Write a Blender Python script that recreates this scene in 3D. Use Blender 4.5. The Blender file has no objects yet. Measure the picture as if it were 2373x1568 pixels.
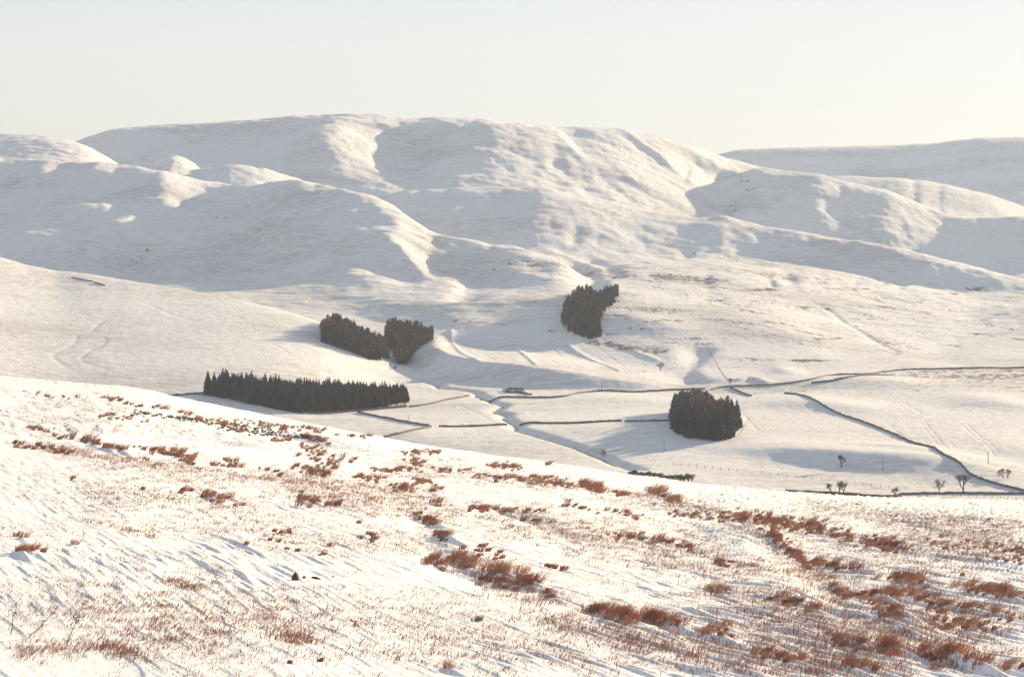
import bpy, math, random
import numpy as np
C = bpy.context.scene
# ------------------------------------------------------------------ camera, sky, sun, exposure
F = 5273.0      # focal length in the units of a 2373 px wide picture
CX, HOR = 1186.5, 453.0
cam = bpy.data.cameras.new("camera"); camo = bpy.data.objects.new("camera", cam)
C.collection.objects.link(camo); C.camera = camo
cam.sensor_width = 36.0; cam.lens = 36.0 * F / 2373.0
cam.shift_y = -(784.0 - HOR) / 2373.0
cam.clip_start = 1.0; cam.clip_end = 40000.0
camo.location = (0, 0, 0); camo.rotation_euler = (math.radians(90), 0, 0)

SUN_EL, SUN_AZ = 11.5, 42.0      # degrees; azimuth to the right of the view direction (+Y)
w = bpy.data.worlds.new("World"); C.world = w; w.use_nodes = True
nt = w.node_tree; nt.nodes.clear()
sky = nt.nodes.new('ShaderNodeTexSky'); sky.sky_type = 'NISHITA'; sky.sun_disc = False
sky.sun_elevation = math.radians(SUN_EL); sky.sun_rotation = math.radians(SUN_AZ)
sky.altitude = 300; sky.air_density = 1.0; sky.dust_density = 0.6; sky.ozone_density = 1.0
hs = nt.nodes.new('ShaderNodeHueSaturation'); hs.inputs['Saturation'].default_value = 0.75
bg = nt.nodes.new('ShaderNodeBackground'); bg.inputs['Strength'].default_value = 0.15
wo = nt.nodes.new('ShaderNodeOutputWorld')
gm = nt.nodes.new('ShaderNodeGamma'); gm.inputs['Gamma'].default_value = 0.38
nt.links.new(sky.outputs[0], gm.inputs['Color']); nt.links.new(gm.outputs[0], hs.inputs['Color']); tn = nt.nodes.new('ShaderNodeVectorMath'); tn.operation = 'MULTIPLY'; tn.inputs[1].default_value = (0.955, 0.985, 1.065)
nt.links.new(hs.outputs[0], tn.inputs[0]); nt.links.new(tn.outputs[0], bg.inputs['Color'])
nt.links.new(bg.outputs[0], wo.inputs['Surface'])
sl = bpy.data.lights.new("sun", 'SUN'); sl.energy = 4.7; sl.angle = math.radians(0.6)
sl.color = (1.0, 0.77, 0.49)
so = bpy.data.objects.new("sun", sl); C.collection.objects.link(so)
e_, a_ = math.radians(SUN_EL), math.radians(SUN_AZ)
SD = np.array([math.sin(a_) * math.cos(e_), math.cos(a_) * math.cos(e_), math.sin(e_)])
from mathutils import Vector
so.rotation_euler = Vector(SD).to_track_quat('Z', 'Y').to_euler()
so.location = (300, 300, 300)
C.view_settings.view_transform = 'Standard'; C.view_settings.look = 'None'
C.view_settings.exposure = 1.40; C.view_settings.gamma = 1.0
C.cycles.volume_max_steps = 64
rnd = random.Random(7); rng = np.random.default_rng(7)

# ------------------------------------------------------------------ helpers
def gnoise(x, y, seed):
    r = np.random.default_rng(seed); p = r.permutation(512).astype(np.int64)
    ang = r.random(512) * 2 * np.pi; gx, gy = np.cos(ang), np.sin(ang)
    xi = np.floor(x).astype(np.int64); yi = np.floor(y).astype(np.int64)
    xf = x - xi; yf = y - yi
    def g(i, j, dx, dy):
        h = p[(p[i & 511] + j) & 511]
        return gx[h] * dx + gy[h] * dy
    ux = xf * xf * xf * (xf * (xf * 6 - 15) + 10); uy = yf * yf * yf * (yf * (yf * 6 - 15) + 10)
    a = g(xi, yi, xf, yf); b = g(xi + 1, yi, xf - 1, yf); c = g(xi, yi + 1, xf, yf - 1); d = g(xi + 1, yi + 1, xf - 1, yf - 1)
    return (a + (b - a) * ux + (c - a) * uy + (a - b - c + d) * ux * uy) * 1.5
def smax(a, b, k):
    h = np.clip(0.5 + 0.5 * (a - b) / k, 0, 1)
    return b * (1 - h) + a * h + k * h * (1 - h)
def sstep(a, b, x):
    t = np.clip((x - a) / (b - a), 0, 1); return t * t * (3 - 2 * t)
DC = np.arange(-1200, 3601, 4.0)
def curve(pts, sig=14.0):
    pts = sorted(pts); c = [p[0] for p in pts]; v = [p[1] for p in pts]
    # linear extrapolation beyond the ends
    y = np.interp(DC, c, v)
    s0 = (v[1] - v[0]) / (c[1] - c[0]); s1 = (v[-1] - v[-2]) / (c[-1] - c[-2])
    y = np.where(DC < c[0], v[0] + s0 * (DC - c[0]), y); y = np.where(DC > c[-1], v[-1] + s1 * (DC - c[-1]), y)
    n = int(3 * sig / 4) + 1; k = np.exp(-0.5 * (np.arange(-n, n + 1) * 4 / sig) ** 2); k /= k.sum()
    y = np.convolve(np.pad(y, n, mode='edge'), k, mode='valid')
    return lambda col: np.interp(col, DC, y)
def layer(col, Y, crest, dist, front, back, w=40.0, sig=14, x=None, low=75):
    D = curve(dist, 40)(col)
    t = D - Y; m = sstep(60, 260, t)
    rc = curve(crest, sig)(col) * (1 - m) + curve(crest, low)(col) * m
    zc = -(rc - HOR) / F * D
    s = np.where(t > 0, front, back)
    return zc - s * (np.sqrt(t * t + w * w) - w)

# ------------------------------------------------------------------ the lie of the land (metres, camera at the origin)
def base_height(col, Y):
    x = (col - CX) / F * Y
    # rolling relief shared by all the hill layers
    wx = x + 60 * gnoise(x / 260, Y / 260, 11); wy = Y + 60 * gnoise(x / 260, Y / 260, 12)
    n1 = gnoise(wx / 190, wy / 230, 1); n2 = gnoise(wx / 80, wy / 95, 2); n3 = gnoise(wx / 33, wy / 40, 3)
    rid = 1 - np.abs(gnoise(wx / 120, wy / 210, 4)) * 2
    # valley floor and moor
    t1 = np.interp(Y, [300, 900, 1330, 1450, 1530, 1600, 1680, 1800, 1950, 2200, 3000, 9000],
                   [-117, -115, -113.5, -110, -101, -91, -80, -68, -57, -54, -70, -90])
    t2 = np.interp(Y, [300, 900, 1330, 1450, 1600, 1800, 2000, 2200, 3000, 9000],
                   [-117, -116, -113, -111, -107, -98, -88, -84, -90, -100])
    kr = sstep(1450, 2300, col)
    G = t1 * (1 - kr) + t2 * kr
    moor = sstep(1350, 1700, Y)
    G = G + (0.9 + 4.2 * moor) * n1 + (0.4 + 2.2 * moor) * n2 + (0.12 + 0.55 * moor) * n3
    # far right hill
    A = layer(col, Y, [(1400, 420), (1560, 380), (1665, 358), (1700, 348), (1780, 344), (1900, 340), (2050, 337), (2160, 333), (2210, 325), (2280, 319), (2373, 318), (2700, 330)],
              [(0, 4300), (2373, 4300)], 0.36, 0.3, 60)
    C2 = layer(col, Y, [(1600, 440), (1800, 408), (1900, 406), (2040, 411), (2110, 414), (2200, 430), (2290, 450), (2373, 478), (2600, 560)],
               [(0, 3500), (2373, 3500)], 0.26, 0.3, 40) + 2.0 * n2
    # main hill skyline
    B = layer(col, Y, [(-200, 420), (0, 385), (100, 352), (172, 328), (220, 313), (265, 300), (330, 293), (420, 288), (520, 283), (600, 277), (680, 270), (780, 268), (880, 268), (940, 273),
                       (1050, 273), (1130, 279), (1200, 288), (1300, 296), (1380, 294), (1440, 298), (1500, 312), (1560, 325), (1620, 345), (1670, 362), (1720, 378), (1820, 398), (1900, 410), (2050, 460), (2373, 600)],
              [(0, 2850), (1200, 2850), (1700, 3000), (2373, 3000)], 0.315, 0.25, 70)
    B = B + 5 * n1 * sstep(0, 250, 2800 - Y) + 2.2 * n2 * sstep(0, 200, 2850 - Y) + 1.3 * n3
    Cc = layer(col, Y, [(1500, 470), (1640, 420), (1700, 388), (1760, 388), (1820, 396), (1900, 402), (1960, 422), (2060, 441), (2130, 470), (2200, 499), (2260, 504), (2373, 502), (2600, 495)],
               [(0, 2850), (1700, 2850), (2373, 2800)], 0.45, 0.27, 40) + 2.0 * n2 * sstep(0, 100, 2780 - Y)
    E = layer(col, Y, [(760, 500), (830, 470), (880, 455), (950, 440), (1050, 435), (1150, 433), (1250, 430), (1330, 444), (1400, 462), (1500, 485), (1600, 502), (1680, 503),
                       (1720, 512), (1800, 530), (1900, 550), (2050, 570), (2150, 590), (2250, 615), (2373, 645), (2700, 720)],
              [(0, 2330), (1250, 2280), (1680, 2260), (2373, 2120)], 0.30 + 0.16 * sstep(1550, 1900, col), 0.16, 30)
    E = E + 3.0 * n1 * sstep(0, 150, 2300 - Y) + 1.3 * n2 + 0.8 * n3
    # left group
    F1 = layer(col, Y, [(-400, 290), (0, 308), (60, 313), (100, 318), (150, 326), (190, 336), (230, 354), (275, 380), (330, 420), (500, 560)],
               [(0, 2700), (300, 2560)], 0.17, 0.3, 40) + 2.5 * n2
    F2 = layer(col, Y, [(250, 440), (320, 400), (365, 372), (395, 355), (425, 364), (460, 384), (520, 430), (700, 600)],
               [(0, 2560), (600, 2500)], 0.2, 0.3, 20, low=12)
    F3 = layer(col, Y, [(200, 430), (460, 390), (520, 380), (600, 386), (690, 413), (760, 445), (900, 540)],
               [(0, 2450), (900, 2450)], 0.30, 0.3, 25, low=30) + 1.2 * n2
    FF = layer(col, Y, [(-300, 360), (0, 367), (100, 371), (250, 378), (350, 390), (440, 410), (540, 427), (600, 424), (640, 418), (690, 414), (760, 432), (830, 448), (880, 459), (920, 475), (960, 508), (1000, 537),
                        (1040, 546), (1100, 557), (1200, 574), (1290, 600), (1380, 645), (1500, 760)],
               [(-200, 2280), (540, 2180), (690, 2120), (1000, 1960), (1290, 1880)], 0.29, 0.33, 26, sig=9)
    fm = sstep(10, 160, curve([(-200, 2280), (540, 2180), (690, 2120), (1000, 1960), (1290, 1880)], 40)(col) - Y)
    FF = FF + fm * (8.0 * n1 + 6.0 * n2 - 3.0 * (1 - rid) + 1.6 * n3) + 1.3 * n3
    H = layer(col, Y, [(-400, 530), (-100, 577), (0, 595), (60, 612), (130, 628), (200, 635), (300, 650), (400, 668), (500, 685), (580, 700), (650, 715), (700, 730), (740, 745), (800, 776), (900, 835), (1000, 890), (1200, 990)],
              [(-300, 1740), (0, 1700), (740, 1500), (1000, 1420)], 0.112, 0.3, 30) + 0.5 * n1 * sstep(0, 100, 1700 - Y) + 0.7 * n2 + 0.3 * n3
    # terrace with the sledging fields above the burn
    J = layer(col, Y, [(700, 930), (860, 900), (930, 850), (960, 815), (1010, 803), (1050, 822), (1130, 838), (1200, 843), (1300, 857), (1400, 874), (1500, 888), (1600, 912), (1800, 980)],
              [(900, 1480), (960, 1490), (1050, 1430), (1200, 1385), (1400, 1350), (1500, 1338), (2000, 1320)], 0.26, 0.0, 4, sig=8)
    z = smax(A, C2, 6); z = smax(z, Cc, 6); z = smax(z, B, 6); z = smax(z, F1, 4); z = smax(z, F2, 3); z = smax(z, F3, 3)
    z = smax(z, E, 5); z = smax(z, FF, 4); z = smax(z, G, 9); z = smax(z, H, 5); z = smax(z, J, 2.0)
    # banks and knolls on the valley floor: centre column, row -> world by hand (x, Y, half width, half depth, height, skew)
    for bx, by, hw, hd, h, sk in BANKS:
        dx = x - bx; dy = (Y - by) - sk * dx
        q = (dx / hw) ** 2 + np.where(dy > 0, dy / (hd * 2.2), dy / hd) ** 2
        z = z + h * np.exp(-q)
    # near slope on which the camera stands
    rb = curve([(-400, 815), (0, 872), (100, 881), (200, 889), (295, 896), (370, 911), (450, 929), (560, 950), (660, 971), (760, 990), (860, 1008), (950, 1027), (1100, 1049), (1250, 1069),
                (1380, 1088), (1500, 1105), (1600, 1120), (1700, 1130), (1850, 1143), (2000, 1152), (2373, 1162), (2800, 1175)], 18)(col)
    Yb = 330.0
    zb = -(rb - HOR) / F * Yb
    zn = -12.7 - 0.07 * (col - CX) / F * 60
    s = (zb - zn) / (Yb - 60)
    t = Y - Yb
    fg = np.where(t < 0, zn + s * (Y - 60), zb + s * t - (0.24 + s) * (np.sqrt(t * t + 900) - 30) * (t > 0))
    m = 1 - sstep(330, 430, Y)
    fg = fg + m * (0.55 * gnoise(x / 17, Y / 42, 31) * sstep(60, 160, Y) * (1 - sstep(250, 320, Y)) + 0.16 * gnoise(x / 5.5, Y / 15, 32) * (1 - sstep(270, 330, Y)))
    z = smax(fg, z, 4)
    return z
def fpt(col, row, z):       # level ground of height z seen at (col, row)
    Y = -z * F / (row - HOR); return (col - CX) / F * Y, Y
def bank(col, row, z, hw, hd, h, sk=0.0):
    x, Y = fpt(col, row, z); return (x, Y, hw, hd, h, sk)
BANKS = [bank(1960, 1070, -115, 42, 24, 5.5, -0.9), bank(2120, 1060, -115, 30, 20, 3.5, -1.0), bank(1890, 893, -112, 46, 22, 4.2, 0.1), bank(2060, 890, -112, 30, 20, 2.6, 0),
         bank(1500, 1005, -114, 45, 26, 3.0, -0.2), bank(1900, 938, -113, 34, 28, 3.4, -0.6), bank(2300, 935, -113, 24, 30, 3.2, -0.5), bank(1840, 800, -104, 48, 24, 4.0, -0.1),
         bank(1130, 1022, -114.5, 60, 40, 1.8), bank(1820, 865, -111, 9, 16, 2.2), bank(2180, 1085, -115, 26, 14, 2.6, -0.7), bank(960, 1015, -114, 20, 26, 1.6),
         bank(1585, 846, -108, 12, 34, 2.6), bank(2350, 1050, -115, 30, 26, 2.8, -0.4), bank(1420, 922, -112, 34, 20, 2.0), bank(1500, 760, -92, 30, 30, 3.2), bank(1760, 770, -98, 40, 26, 3.0)]

NC = 1300
cols = np.linspace(-400, 2780, NC)
Ys = np.concatenate([1 / np.linspace(1 / 46.0, 1 / 345.0, 700), np.linspace(352, 880, 66), np.arange(884, 2010, 2.8),
                     np.arange(2014, 3000, 5.0), np.arange(3000, 3700, 9.0), np.arange(3710, 4400, 16.0), np.linspace(4430, 5600, 14)])
NY = len(Ys)
COL, YY = np.meshgrid(cols, Ys)
XX = (COL - CX) / F * YY
Z = np.empty_like(XX)
for i in range(0, NY, 100): Z[i:i + 100] = base_height(COL[i:i + 100], YY[i:i + 100])

def seen(col, row, y0=34.0, y1=9000.0):
    """where the sight line through (col,row) meets the ground"""
    fc = (col - cols[0]) / (cols[1] - cols[0]); i = int(np.clip(fc, 0, NC - 2)); t = fc - i
    zz = Z[:, i] * (1 - t) + Z[:, i + 1] * t
    r = HOR - F * zz / Ys
    a = np.searchsorted(Ys, y0); b = np.searchsorted(Ys, y1)
    m = np.where(r[a:b] <= row)[0]
    if len(m) == 0: return None
    j = a + m[0]
    if j > a:
        ra, rb_ = r[j - 1], r[j]; k = (ra - row) / max(ra - rb_, 1e-6); k = min(max(k, 0), 1)
        Y = Ys[j - 1] + (Ys[j] - Ys[j - 1]) * k
    else: Y = Ys[j]
    return ((col - CX) / F * Y, Y)
def gz(x, Y):
    """ground height, bilinear in the terrain grid"""
    x = np.asarray(x, float); Y = np.asarray(Y, float)
    col = CX + x / Y * F
    fc = np.clip((col - cols[0]) / (cols[1] - cols[0]), 0, NC - 1.001); i = fc.astype(int); t = fc - i
    j = np.clip(np.searchsorted(Ys, Y) - 1, 0, NY - 2); s = np.clip((Y - Ys[j]) / (Ys[j + 1] - Ys[j]), 0, 1)
    return (Z[j, i] * (1 - t) + Z[j, i + 1] * t) * (1 - s) + (Z[j + 1, i] * (1 - t) + Z[j + 1, i + 1] * t) * s
def trace(pts, y0=34.0, y1=9000.0):
    out = []
    for c, r in pts:
        p = seen(c, r, y0, y1)
        if p is not None: out.append(p)
    return np.array(out)
def resample(P, step, smooth=True):
    P = np.asarray(P, float)
    if smooth and len(P) > 2:
        Q = []
        for i in range(len(P) - 1):
            p0 = P[max(i - 1, 0)]; p1 = P[i]; p2 = P[i + 1]; p3 = P[min(i + 2, len(P) - 1)]
            for t in np.linspace(0, 1, 8, endpoint=False):
                Q.append(0.5 * ((2 * p1) + (-p0 + p2) * t + (2 * p0 - 5 * p1 + 4 * p2 - p3) * t * t + (-p0 + 3 * p1 - 3 * p2 + p3) * t ** 3))
        Q.append(P[-1]); P = np.array(Q)
    d = np.r_[0, np.cumsum(np.hypot(*np.diff(P, axis=0).T))]
    n = max(2, int(d[-1] / step) + 1); s = np.linspace(0, d[-1], n)
    return np.stack([np.interp(s, d, P[:, 0]), np.interp(s, d, P[:, 1])], 1)
def dist_field(P, margin):
    """block of the grid near a polyline, signed distance and position along it"""
    a = max(np.searchsorted(Ys, P[:, 1].min() - margin) - 1, 0); b = min(np.searchsorted(Ys, P[:, 1].max() + margin) + 1, NY)
    cc = CX + P[:, 0] / P[:, 1] * F; mc = margin / max(P[:, 1].min() - margin, 30) * F
    i = max(np.searchsorted(cols, cc.min() - mc) - 1, 0); j = min(np.searchsorted(cols, cc.max() + mc) + 1, NC)
    bx, by = XX[a:b, i:j], YY[a:b, i:j]
    best = np.full(bx.shape, 1e9); sg = np.zeros(bx.shape); al = np.zeros(bx.shape)
    n = len(P) - 1
    for k in range(n):
        ax, ay = P[k]; dx, dy = P[k + 1] - P[k]; L2 = dx * dx + dy * dy + 1e-9
        t = np.clip(((bx - ax) * dx + (by - ay) * dy) / L2, 0, 1)
        ex, ey = bx - ax - t * dx, by - ay - t * dy; d = np.hypot(ex, ey); m = d < best
        best = np.where(m, d, best); sg = np.where(m, np.sign(dx * ey - dy * ex), sg); al = np.where(m, (k + t) / n, al)
    return (slice(a, b), slice(i, j)), best, sg, al
def carve(pts, depth, wl, wr, y0=34.0, y1=9000.0, fade=0.15, world=False):
    """a gully (depth > 0) or rib (depth < 0); wl, wr are the half widths on the two sides"""
    P = np.array(pts) if world else trace(pts, y0, y1)
    if len(P) < 2: return
    P = resample(P, max(wl, wr) * 0.5)
    blk, d, s, al = dist_field(P, 3 * max(wl, wr))
    wd = np.where(s > 0, wl, wr)
    e = sstep(0, fade, al) * sstep(0, fade, 1 - al) if fade > 0 else 1.0
    Z[blk] -= depth * np.exp(-(d / wd) ** 2) * e
# ------------------------------------------------------------------ gullies, ribs, burn, tracks (carved into the snow)
carve([(985, 283), (1010, 300), (1045, 318), (1100, 338)], 12, 30, 75, 2350)
def tilt(col, row, rx, ry, slope, y0=1400, y1=4300, rise=0.0):
    # a hollow or shoulder in the hillside that leans towards the right
    p = seen(col, row, y0, y1)
    if p is None: return
    dx = XX - p[0]; dy = YY - p[1]; q = (dx / rx) ** 2 + ((dy) / ry) ** 2
    m = q < 9
    Z[m] += ((-dx[m]) * slope + rise) * np.exp(-q[m] ** 1.5)
tilt(858, 350, 72, 150, .37, 2350, rise=3)
tilt(745, 335, 60, 110, .22, 2350, rise=2)
tilt(1060, 312, 28, 60, .30, 2350)
tilt(640, 528, 26, 34, .30, 1700, 2400); tilt(720, 545, 22, 30, .24, 1700, 2400); tilt(430, 432, 40, 40, .25, 1700, 2400); tilt(110, 410, 30, 36, .28, 1700, 2400); tilt(240, 400, 20, 26, .30, 1700, 2400)
tilt(860, 500, 34, 60, .20, 1700, 2400); tilt(560, 440, 24, 30, .25, 1700, 2400); tilt(880, 620, 30, 40, .2, 1500, 2400); tilt(1120, 660, 30, 40, .2, 1500, 2400)
carve([(915, 318), (925, 340), (905, 365), (920, 385), (900, 402)], 11, 45, 16, 2350)
carve([(1690, 392), (1682, 412), (1692, 440), (1676, 470), (1700, 500)], 10, 26, 55, 2290)
carve([(1500, 352), (1570, 368), (1640, 392)], 1.5, 30, 30, 2500)
carve([(300, 360), (420, 340), (560, 330), (640, 300)], 7, 60, 60, 2400)
carve([(1300, 320), (1420, 330), (1520, 350)], 6, 60, 70, 2400)
carve([(180, 480), (170, 520), (140, 560)], 5, 16, 26, 1700, 2400)
carve([(230, 395), (228, 425), (190, 470)], 9, 22, 40, 1700, 2400)
carve([(390, 545), (340, 580), (300, 615), (290, 636)], 12, 22, 36, 1700, 2400)
carve([(560, 510), (660, 520), (720, 535), (800, 560), (860, 600)], -3.5, 40, 26, 1700, 2400)
carve([(840, 475), (880, 520), (960, 575)], -2.5, 30, 24, 1700, 2400)
carve([(880, 640), (860, 610), (790, 570)], 5, 16, 24, 1700, 2400)
carve([(1060, 700), (1080, 670), (1090, 640)], 4, 10, 18, 1500, 2400)
carve([(1280, 592), (1340, 612), (1378, 650), (1382, 680), (1375, 720)], 6, 9, 16, 1400, 2100)
carve([(1330, 585), (1400, 612), (1425, 650)], 3, 8, 10, 1400, 2100)
carve([(2060, 655), (2040, 640)], 3, 8, 10, 1700)
carve([(1860, 690), (1930, 725), (1990, 765), (2060, 805), (2075, 815), (2040, 830)], .8, 3, 4, 1400, 2400)
carve([(1880, 470), (1960, 480), (2090, 485), (2200, 500)], 4, 30, 40, 2300, 3200)
# little burns and sheep tracks on the left hillside, wheel tracks in the fields
for pts in ([(300, 735), (243, 742), (208, 770), (180, 776), (172, 796), (125, 822), (140, 840), (180, 866)], [(226, 776), (247, 790), (210, 812), (188, 833), (215, 845), (271, 863)], [(90, 745), (180, 748)], [(620, 790), (700, 835), (760, 860)], [(330, 700), (420, 735), (520, 748)]):
    carve(pts, .26, 1.3, 1.8, 1000, 1900, fade=.1)
for pts in ([(2130, 970), (2200, 1050)], [(2138, 968), (2210, 1048)], [(2050, 975), (2110, 1025)], [(2230, 985), (2310, 1060)], [(2240, 983), (2318, 1056)], [(1290, 930), (1420, 960)], [(1060, 935), (1140, 975)], [(2080, 925), (2140, 960)], [(1820, 960), (2060, 952)],
            [(1620, 1060), (1900, 1098), (2200, 1128)], [(1100, 960), (960, 948)], [(1075, 775), (1150, 836)], [(1120, 780), (1190, 838)], [(1230, 785), (1300, 850)], [(1270, 790), (1350, 855)], [(1380, 800), (1450, 850)], [(1700, 930), (1760, 1000)], [(1735, 960), (1700, 1020)]):
    carve(pts, .2, .8, .8, 880, 1700, fade=.1)
# steep little gullies that break up the hill faces
rg = np.random.default_rng(77)
for i in range(150):
    c = rg.uniform(0, 2373); r = rg.uniform(330, 640); L = rg.uniform(25, 80); k = rg.uniform(-.5, .9)
    carve([(c, r), (c + L * k * .5, r + L * .5 + rg.uniform(-5, 5)), (c + L * k, r + L)], rg.uniform(.5, 2.2), rg.uniform(3, 8), rg.uniform(5, 15), 1750, 4300, fade=.4)
# the burn
BURN = [(900, 883), (986, 881), (1013, 888), (1020, 897), (1074, 902), (1108, 907), (1103, 912), (1137, 924), (1135, 930), (1167, 935), (1154, 943), (1142, 951), (1176, 958), (1166, 963), (1178, 971), (1200, 982), (1193, 990), (1215, 996), (1249, 1006), (1300, 1021), (1342, 1034), (1395, 1055), (1410, 1063), (1439, 1075), (1459, 1079), (1490, 1090)]
burnP = resample(trace(BURN, 700, 1700), 3.0, False)
carve([tuple(p) for p in burnP], 2.0, 4.0, 4.0, world=True, fade=0.02)
carve([(1640, 800), (1622, 812), (1600, 832), (1588, 852), (1600, 876), (1650, 890)], 4, 8, 14, 1200, 1700)
# field boundary banks and drifts on the terrace
for pts in ([(1045, 762), (1050, 795), (1070, 818), (1110, 840)], [(1160, 772), (1200, 810), (1245, 848)], [(1315, 797), (1335, 815), (1400, 845), (1440, 862)], [(1430, 798), (1480, 818), (1530, 838)]):
    carve(pts, -.8, 2.4, 1.8, 1300, 1800, fade=0.05); 
carve([(1700, 885), (1740, 878), (1780, 892)], -1.6, 5, 4, 1200, 1600)
# rough ground on the near slope: the gully with the rushes and the long bank to its right
carve([(1700, 1215), (1790, 1262), (1880, 1330), (1960, 1390), (2080, 1430), (2230, 1480)], -0.45, 1.4, 4.0, 34, 330, fade=0.08)
carve([(1760, 1235), (1850, 1290), (1930, 1352), (2010, 1402), (2150, 1445)], 0.55, 1.8, 1.6, 34, 330)
carve([(975, 1190), (1000, 1260), (1040, 1310), (1120, 1345), (1230, 1385)], 0.22, 0.9, 1.3, 34, 330)
carve([(560, 990), (660, 1002), (780, 1040)], 0.8, 3, 4, 34, 330)
carve([(1140, 1170), (1250, 1210), (1360, 1255)], 0.35, 1.5, 1.6, 34, 330)
carve([(210, 990), (420, 1010), (600, 1030)], 0.5, 2.4, 6, 34, 330)
# wind carved drifts: long low ridges running with the wind towards the lower right
n_near = np.searchsorted(Ys, 352)
bx, by = XX[:n_near], YY[:n_near]
WA = math.radians(19.0); wdx, wdy = math.sin(WA), -math.cos(WA)      # wind blows from upper left towards the camera, to the right
al = bx * wdx + by * wdy; ac = bx * (-wdy) + by * wdx
warp = 1.6 * gnoise(bx / 14, by / 14, 41)
def sast(wl, ws, seed):
    v = gnoise((ac + warp * ws * 0.5) / ws, al / wl, seed)
    return v
grow = sstep(60, 260, by)
patch = np.clip(0.5 + 1.1 * gnoise(bx / 12 + 7, by / 34, 45) + 0.45 * sstep(1300, 2300, COL[:n_near]), 0.08, 1.2)
d1 = np.maximum(sast(13.0, 1.1, 42), -0.1); d2 = np.maximum(sast(7.0, 0.55, 43) - 0.10, 0); d3 = np.maximum(sast(3.0, 0.24, 44) - 0.12, 0)
ZN = Z[:n_near]
ZN += patch * (0.085 * d1 * (0.6 + grow) + 0.11 * d2 + 0.085 * d3 * (1 - 0.4 * grow)) * (1 + .5 * sstep(1300, 1900, COL[:n_near]))
def ridge(wl, ws, seed, k):     # thin sharp crests, steep towards the near left
    n = gnoise((ac + warp * ws * 0.6) / ws, al / wl, seed)
    m = np.clip(gnoise(ac / (ws * 5), al / (wl * .8), seed + 100) * 2.4 + .25, 0, 1)
    return np.where(n > 0, np.clip(1 - n * k * .55, 0, 1), np.clip(1 + n * k * 1.6, 0, 1)) * m
thick = 0.55 + .8 * sstep(900, 1700, COL[:n_near])
ZN += thick * (0.085 * ridge(8.5, .8, 47, 2.2) * (.7 + .6 * grow) + 0.055 * ridge(5.0, .45, 48, 2.2) * (1 - .3 * grow) + .13 * grow * ridge(11, 1.5, 49, 2.2))
ZN += 0.008 * gnoise(bx / 0.3, by / 0.9, 46)
# fine streaks over moor and hills, level with the slope
k0 = np.searchsorted(Ys, 884); bx, by = XX[k0:], YY[k0:]
far = sstep(1400, 1900, by)
Z[k0:] += (0.10 + 0.55 * far) * gnoise(bx / 30, by / 9, 51) + (0.05 + 0.28 * far) * gnoise(bx / 11, by / 14, 52)
sm = sstep(2000, 2300, by)
Z[k0:] += 0.8 * sm * gnoise(bx / 70, by / 22, 53)
hm_ = sstep(1650, 2100, by)
Z[k0:] += 0.50 * hm_ * gnoise(bx / 17 + by / 40, by / 24, 54) + 0.22 * hm_ * gnoise(bx / 7, by / 11, 55)
Z[k0:] += 0.10 * (1 - hm_) * gnoise(bx / 5, by / 9, 56)
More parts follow.
